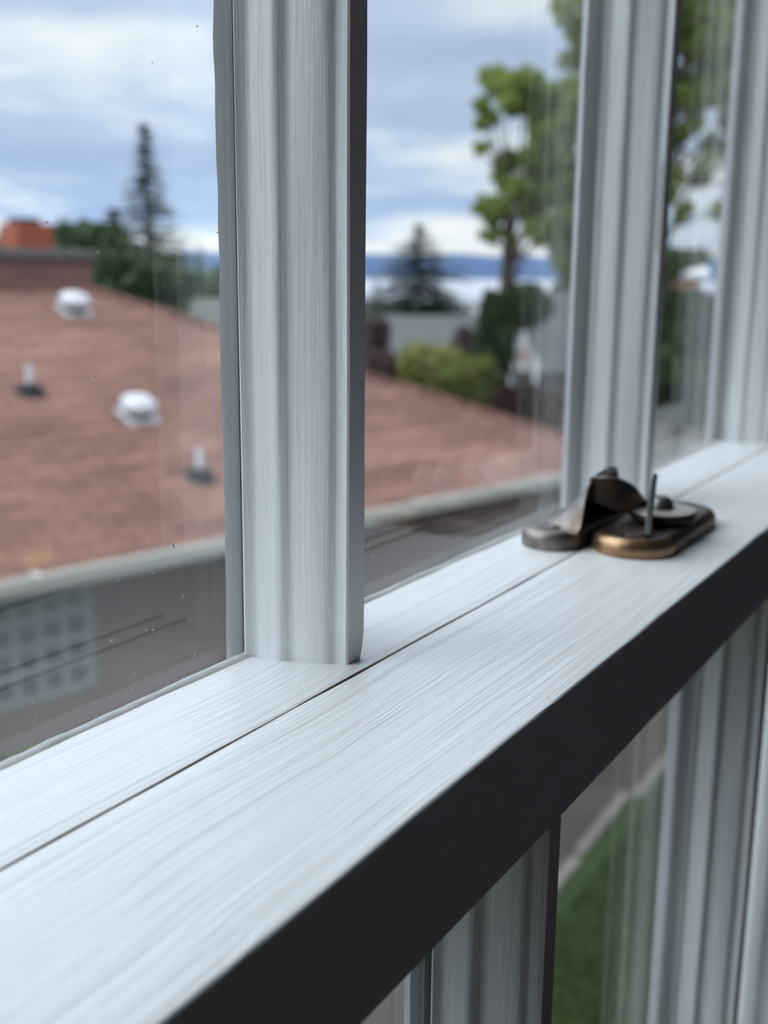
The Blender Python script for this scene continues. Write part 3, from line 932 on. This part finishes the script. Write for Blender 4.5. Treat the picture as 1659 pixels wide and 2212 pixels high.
def gable_house(name, label, c, rz, L, W, ze, zr, roofm, wallm, hip=0.0):
    """c: plan centre; ridge along local x; ze / zr eave and ridge heights in world z"""
    root = empty(name, (c[0], c[1], GZ), rz)
    tag(root, label, 'house')
    e, r = ze - GZ, zr - GZ
    hl, hw = L / 2, W / 2
    q = MB()
    q.add([(-hl, -hw, e), (hl, -hw, e), (hl, hw, e), (-hl, hw, e), (-hl + hip, 0, r), (hl - hip, 0, r),
           (-hl, -hw, e - .15), (hl, -hw, e - .15), (hl, hw, e - .15), (-hl, hw, e - .15)],
          [(0, 1, 5, 4), (2, 3, 4, 5), (1, 2, 5), (3, 0, 4), (0, 6, 7, 1), (1, 7, 8, 2), (2, 8, 9, 3), (3, 9, 6, 0), (9, 8, 7, 6)])
    q.build('roof', roofm, root)
    q = MB(); q.box((-hl + .35, -hw + .35, 0), (hl - .35, hw - .35, e - .15)); wl = q.build('wall', wallm, root)
    for sx in (-.5, .5):
        q = MB(); q.box((sx * hl - .5, -hw + .30, e - 1.7), (sx * hl + .5, -hw + .36, e - .6)); q.build('window', M['windowglass'], root)
    return root

P = spot(428, 690, 30)
gable_house('house', 'far house with a pale grey hip roof left of the near bar', (P.x, P.y), HEAD - PI / 2 + .12, 4.0, 3.4, Z(712, 29, 430), Z(644, 30, 430), M['paleroof'], M['housewall'], hip=1.2)
P = spot(950, 720, 44)
gable_house('house', 'far house with a long weathered grey roof below the water', (P.x, P.y), HEAD - PI / 2, 6.2, 6.5, Z(782, 40, 950), Z(682, 44, 950), M['greyroof'], M['housewall'], hip=.9)
# gabled house beside the second bar, with white porch gable
P = spot(1225, 740, 31)
gh = gable_house('house', 'dark grey roofed house with a small white porch gable', (P.x, P.y), HEAD - PI / 2 - .1, 3.6, 5.0, Z(800, 29, 1200), Z(632, 31, 1200), M['slateroof'], M['housewall'], hip=1.3)
Pa = spot(1130, 775, 27)
inv = Matrix.Rotation(-gh.rotation_euler.z, 4, 'Z')
lp = inv @ (Pa - gh.location)
s_ = mpp(27) * 1.1
q = MB()
tri = [(-36 * s_, -14 * s_), (36 * s_, -14 * s_), (36 * s_, -4 * s_), (4 * s_, 62 * s_), (-4 * s_, 62 * s_), (-36 * s_, -4 * s_)]
q.loft([[(lp.x + x, lp.y, lp.z - .12 + z) for x, z in tri], [(lp.x + x, lp.y + .12, lp.z - .12 + z) for x, z in tri]])
pg = q.build('porch_gable', M['whitewall'], gh)
q = MB(); q.loft([[(lp.x + x, lp.y - .02, lp.z - .12 + z) for x, z in [(-10 * s_, 8 * s_), (10 * s_, 8 * s_), (1 * s_, 34 * s_), (-1 * s_, 34 * s_)]], [(lp.x + x, lp.y - .005, lp.z - .12 + z) for x, z in [(-10 * s_, 8 * s_), (10 * s_, 8 * s_), (1 * s_, 34 * s_), (-1 * s_, 34 * s_)]]])
q.build('gable_panel', M['peach'], pg)
for sx in (-26, 26):
    q = MB(); q.box((lp.x + sx * s_ - .05, lp.y, lp.z - 1.6), (lp.x + sx * s_ + .05, lp.y + .1, lp.z - .28)); q.build('porch_post', M['whitewall'], pg)
P = spot(1480, 640, 40)
gable_house('house', 'tiny peach walled house showing between the leaves right of the second bar', (P.x, P.y), HEAD - PI / 2 - .35, 1.5, 2.2, Z(590, 39, 1480), Z(566, 40, 1480), M['whitewall'], M['peach'], hip=.2)

# --- planting right of the near bar
conifer('loose dark conifer standing in front of the water', spot(905, 484, 62), GZ, 6.0, M['needle_dark'], rng, 24, 20, .85, taper=.8, leaf=.52)
conifer('little dark conifer between the water and the long grey roof', spot(962, 626, 76), GZ, 2.4, M['needle_dark'], rng, 12, 12, 1.1)
conifer('little pointed conifer close to the near bar by the water', spot(815, 610, 76), GZ, 3.0, M['needle_dark'], rng, 12, 12, 1.2)
broadleaf('broadleaf_tree', 'low dark tree line between near bar and loose conifer', 'tree', gp_(850, 90), mass(785, 985, 648, 690, 90, 12, 1.15), M['needle_dark'], rng, .2, 2.2)


def sh(label, px0, px1, py0, py1, D, mat, leaf=.11, n=1300, name='shrub'):
    c = spot((px0 + px1) / 2, (py0 + py1) / 2, D)
    hx = (px1 - px0) / 2 * mpp(D) * 1.12; hz = (py1 - py0) / 2 * mpp(D) * 1.06
    n = int(n * 1.6)
    return shrub(name, label, c, (hx, hx * .9, hz), mat, rng, leaf, n)

sh('reddish brown shrub hugging the near bar below the water', 770, 838, 690, 790, 24, M['leaf_plum'])
sh('plum coloured shrub at the roof edge beside the near bar', 775, 880, 762, 850, 20, M['leaf_plum'])
sh('golden green bush behind the roof slope', 858, 1000, 735, 900, 19, M['leaf_gold'], .1, 2200)
sh('fresh green bush at the right foot of the golden one', 945, 1070, 770, 920, 18, M['leaf_olive'], .1, 1900)
sh('reddish topped shrub between golden bush and grey roof', 975, 1030, 700, 800, 23, M['leaf_plum'], .1, 700)
sh('tall dark green bush left of the white porch gable', 1025, 1112, 615, 880, 22, M['leaf_hedge'], .12, 2400)
sh('broad dark green bush behind the tall one near the dark roof', 1078, 1195, 610, 712, 26, M['leaf_deep'], .13, 3200)
sh('dark maroon dome shrub at the end of the roof slope', 1062, 1225, 826, 985, 17.5, M['leaf_maroon'], .07, 3600)
P = spot(24, 1608, 7.0); Pw = on_wall(20, 1600)
Wd = HO + TX * Pw[0] + TY * (WB - .3)
shrub('shrub', 'small bright green plant against the wall at the left edge', (Wd.x, Wd.y, GZ + Pw[2] - .30), (.30, .25, .40), M['leaf_fresh'], rng, .05, 900)

# big maple and its neighbours
def cl_(L, D):
    out = []
    for px, py, r in L:
        for _ in range(4):
            P = spot(px + rng.uniform(-.8, .8) * r, py + rng.uniform(-.75, .75) * r, D + rng.uniform(-1.3, 1.3))
            out.append((P, r * rng.uniform(.55, .9) * mpp(D)))
    return out
A = [(1095, 185, 44), (1060, 190, 26), (1150, 180, 48), (1205, 205, 46), (1250, 215, 40), (1030, 228, 20), (1050, 262, 24), (1130, 240, 40), (1185, 262, 44), (1240, 280, 45), (1200, 315, 34),
     (1040, 318, 15), (1120, 355, 36), (1165, 360, 44), (1220, 355, 40), (1075, 385, 22), (1150, 410, 40), (1205, 420, 46), (1250, 400, 40), (1030, 440, 20), (1075, 455, 30), (1135, 470, 34), (1185, 480, 34), (1060, 500, 22), (1100, 520, 20)]
A += [(1175, 520, 22), (1220, 560, 26)]
broadleaf('broadleaf_tree', 'leafy green maple with an irregular crown left of the second bar', 'tree', gp_(1082, 24), cl_(A, 24), M['leaf_bright'], rng, .09, 1.35, trunk=spot(1105, 380, 24), trunk_r=.2)
Bc = [(1265, 60, 40), (1255, 140, 34), (1290, -20, 60), (1300, 100, 60), (1350, -60, 80), (1370, 60, 70), (1440, -40, 80), (1430, 80, 70), (1500, 30, 70), (1560, -30, 80), (1560, 80, 60), (1630, 20, 70), (1500, 130, 50),
      (1330, 200, 60), (1400, 190, 60), (1470, 195, 46), (1545, 190, 46), (1600, 150, 50), (1340, 300, 60), (1420, 300, 60), (1480, 275, 30), (1560, 330, 34), (1500, 380, 26), (1590, 260, 36), (1340, 420, 60), (1440, 420, 50), (1470, 460, 26), (1600, 420, 40), (1560, 460, 22)]
broadleaf('broadleaf_tree', 'tall leafy tree seen through the pane right of the second bar', 'tree', gp_(1405, 21), cl_(Bc, 21), M['leaf_bright'], rng, .09, 1.1, trunk=spot(1400, 250, 21), trunk_r=.24)
Cc = [(1440, 560, 40), (1500, 560, 22), (1450, 650, 50), (1510, 690, 50), (1440, 740, 60), (1500, 790, 55), (1560, 720, 60), (1580, 640, 50), (1450, 850, 55), (1530, 870, 60), (1600, 800, 60), (1380, 700, 60), (1380, 820, 60)]
broadleaf('broadleaf_tree', 'dark green understorey tree below the tall leafy one', 'tree', gp_(1480, 19), cl_(Cc, 19), M['leaf_deep'], rng, .12, 2.0, trunk=spot(1480, 680, 19), trunk_r=.14)
Dc = [(1225, 470, 40), (1235, 540, 40), (1228, 420, 30), (1270, 480, 50), (1290, 580, 60), (1210, 500, 24), (1245, 600, 30)]
broadleaf('broadleaf_tree', 'greyish green tree tucked behind the second bar', 'tree', gp_(1262, 37), cl_(Dc, 37), M['leaf_deep'], rng, .16, 1.4, trunk=spot(1262, 520, 37), trunk_r=.16)

# --- haze over the water, thick enough to blue the far shore
mt, b = new_mat('sea_haze')
vs_ = b.n('ShaderNodeVolumeScatter', i_Color=(0.13, 0.30, 0.96, 1)); vs_.inputs['Density'].default_value = 1.15e-4
b.n('ShaderNodeOutputMaterial', i_Volume=vs_.outputs[0])
q = MB()
arc = [math.radians(-8 + 100 * k / 24) for k in range(25)]
lo_, hi_ = EYE.z - 11.5, EYE.z + 230
q.loft([[(r * math.cos(a), r * math.sin(a), z) for r, z in ((1500, lo_), (1500, hi_), (5950, hi_), (5950, lo_))] for a in arc])
tag(q.build('haze', mt), 'blue haze hanging over the far shore', 'haze', kind='stuff')
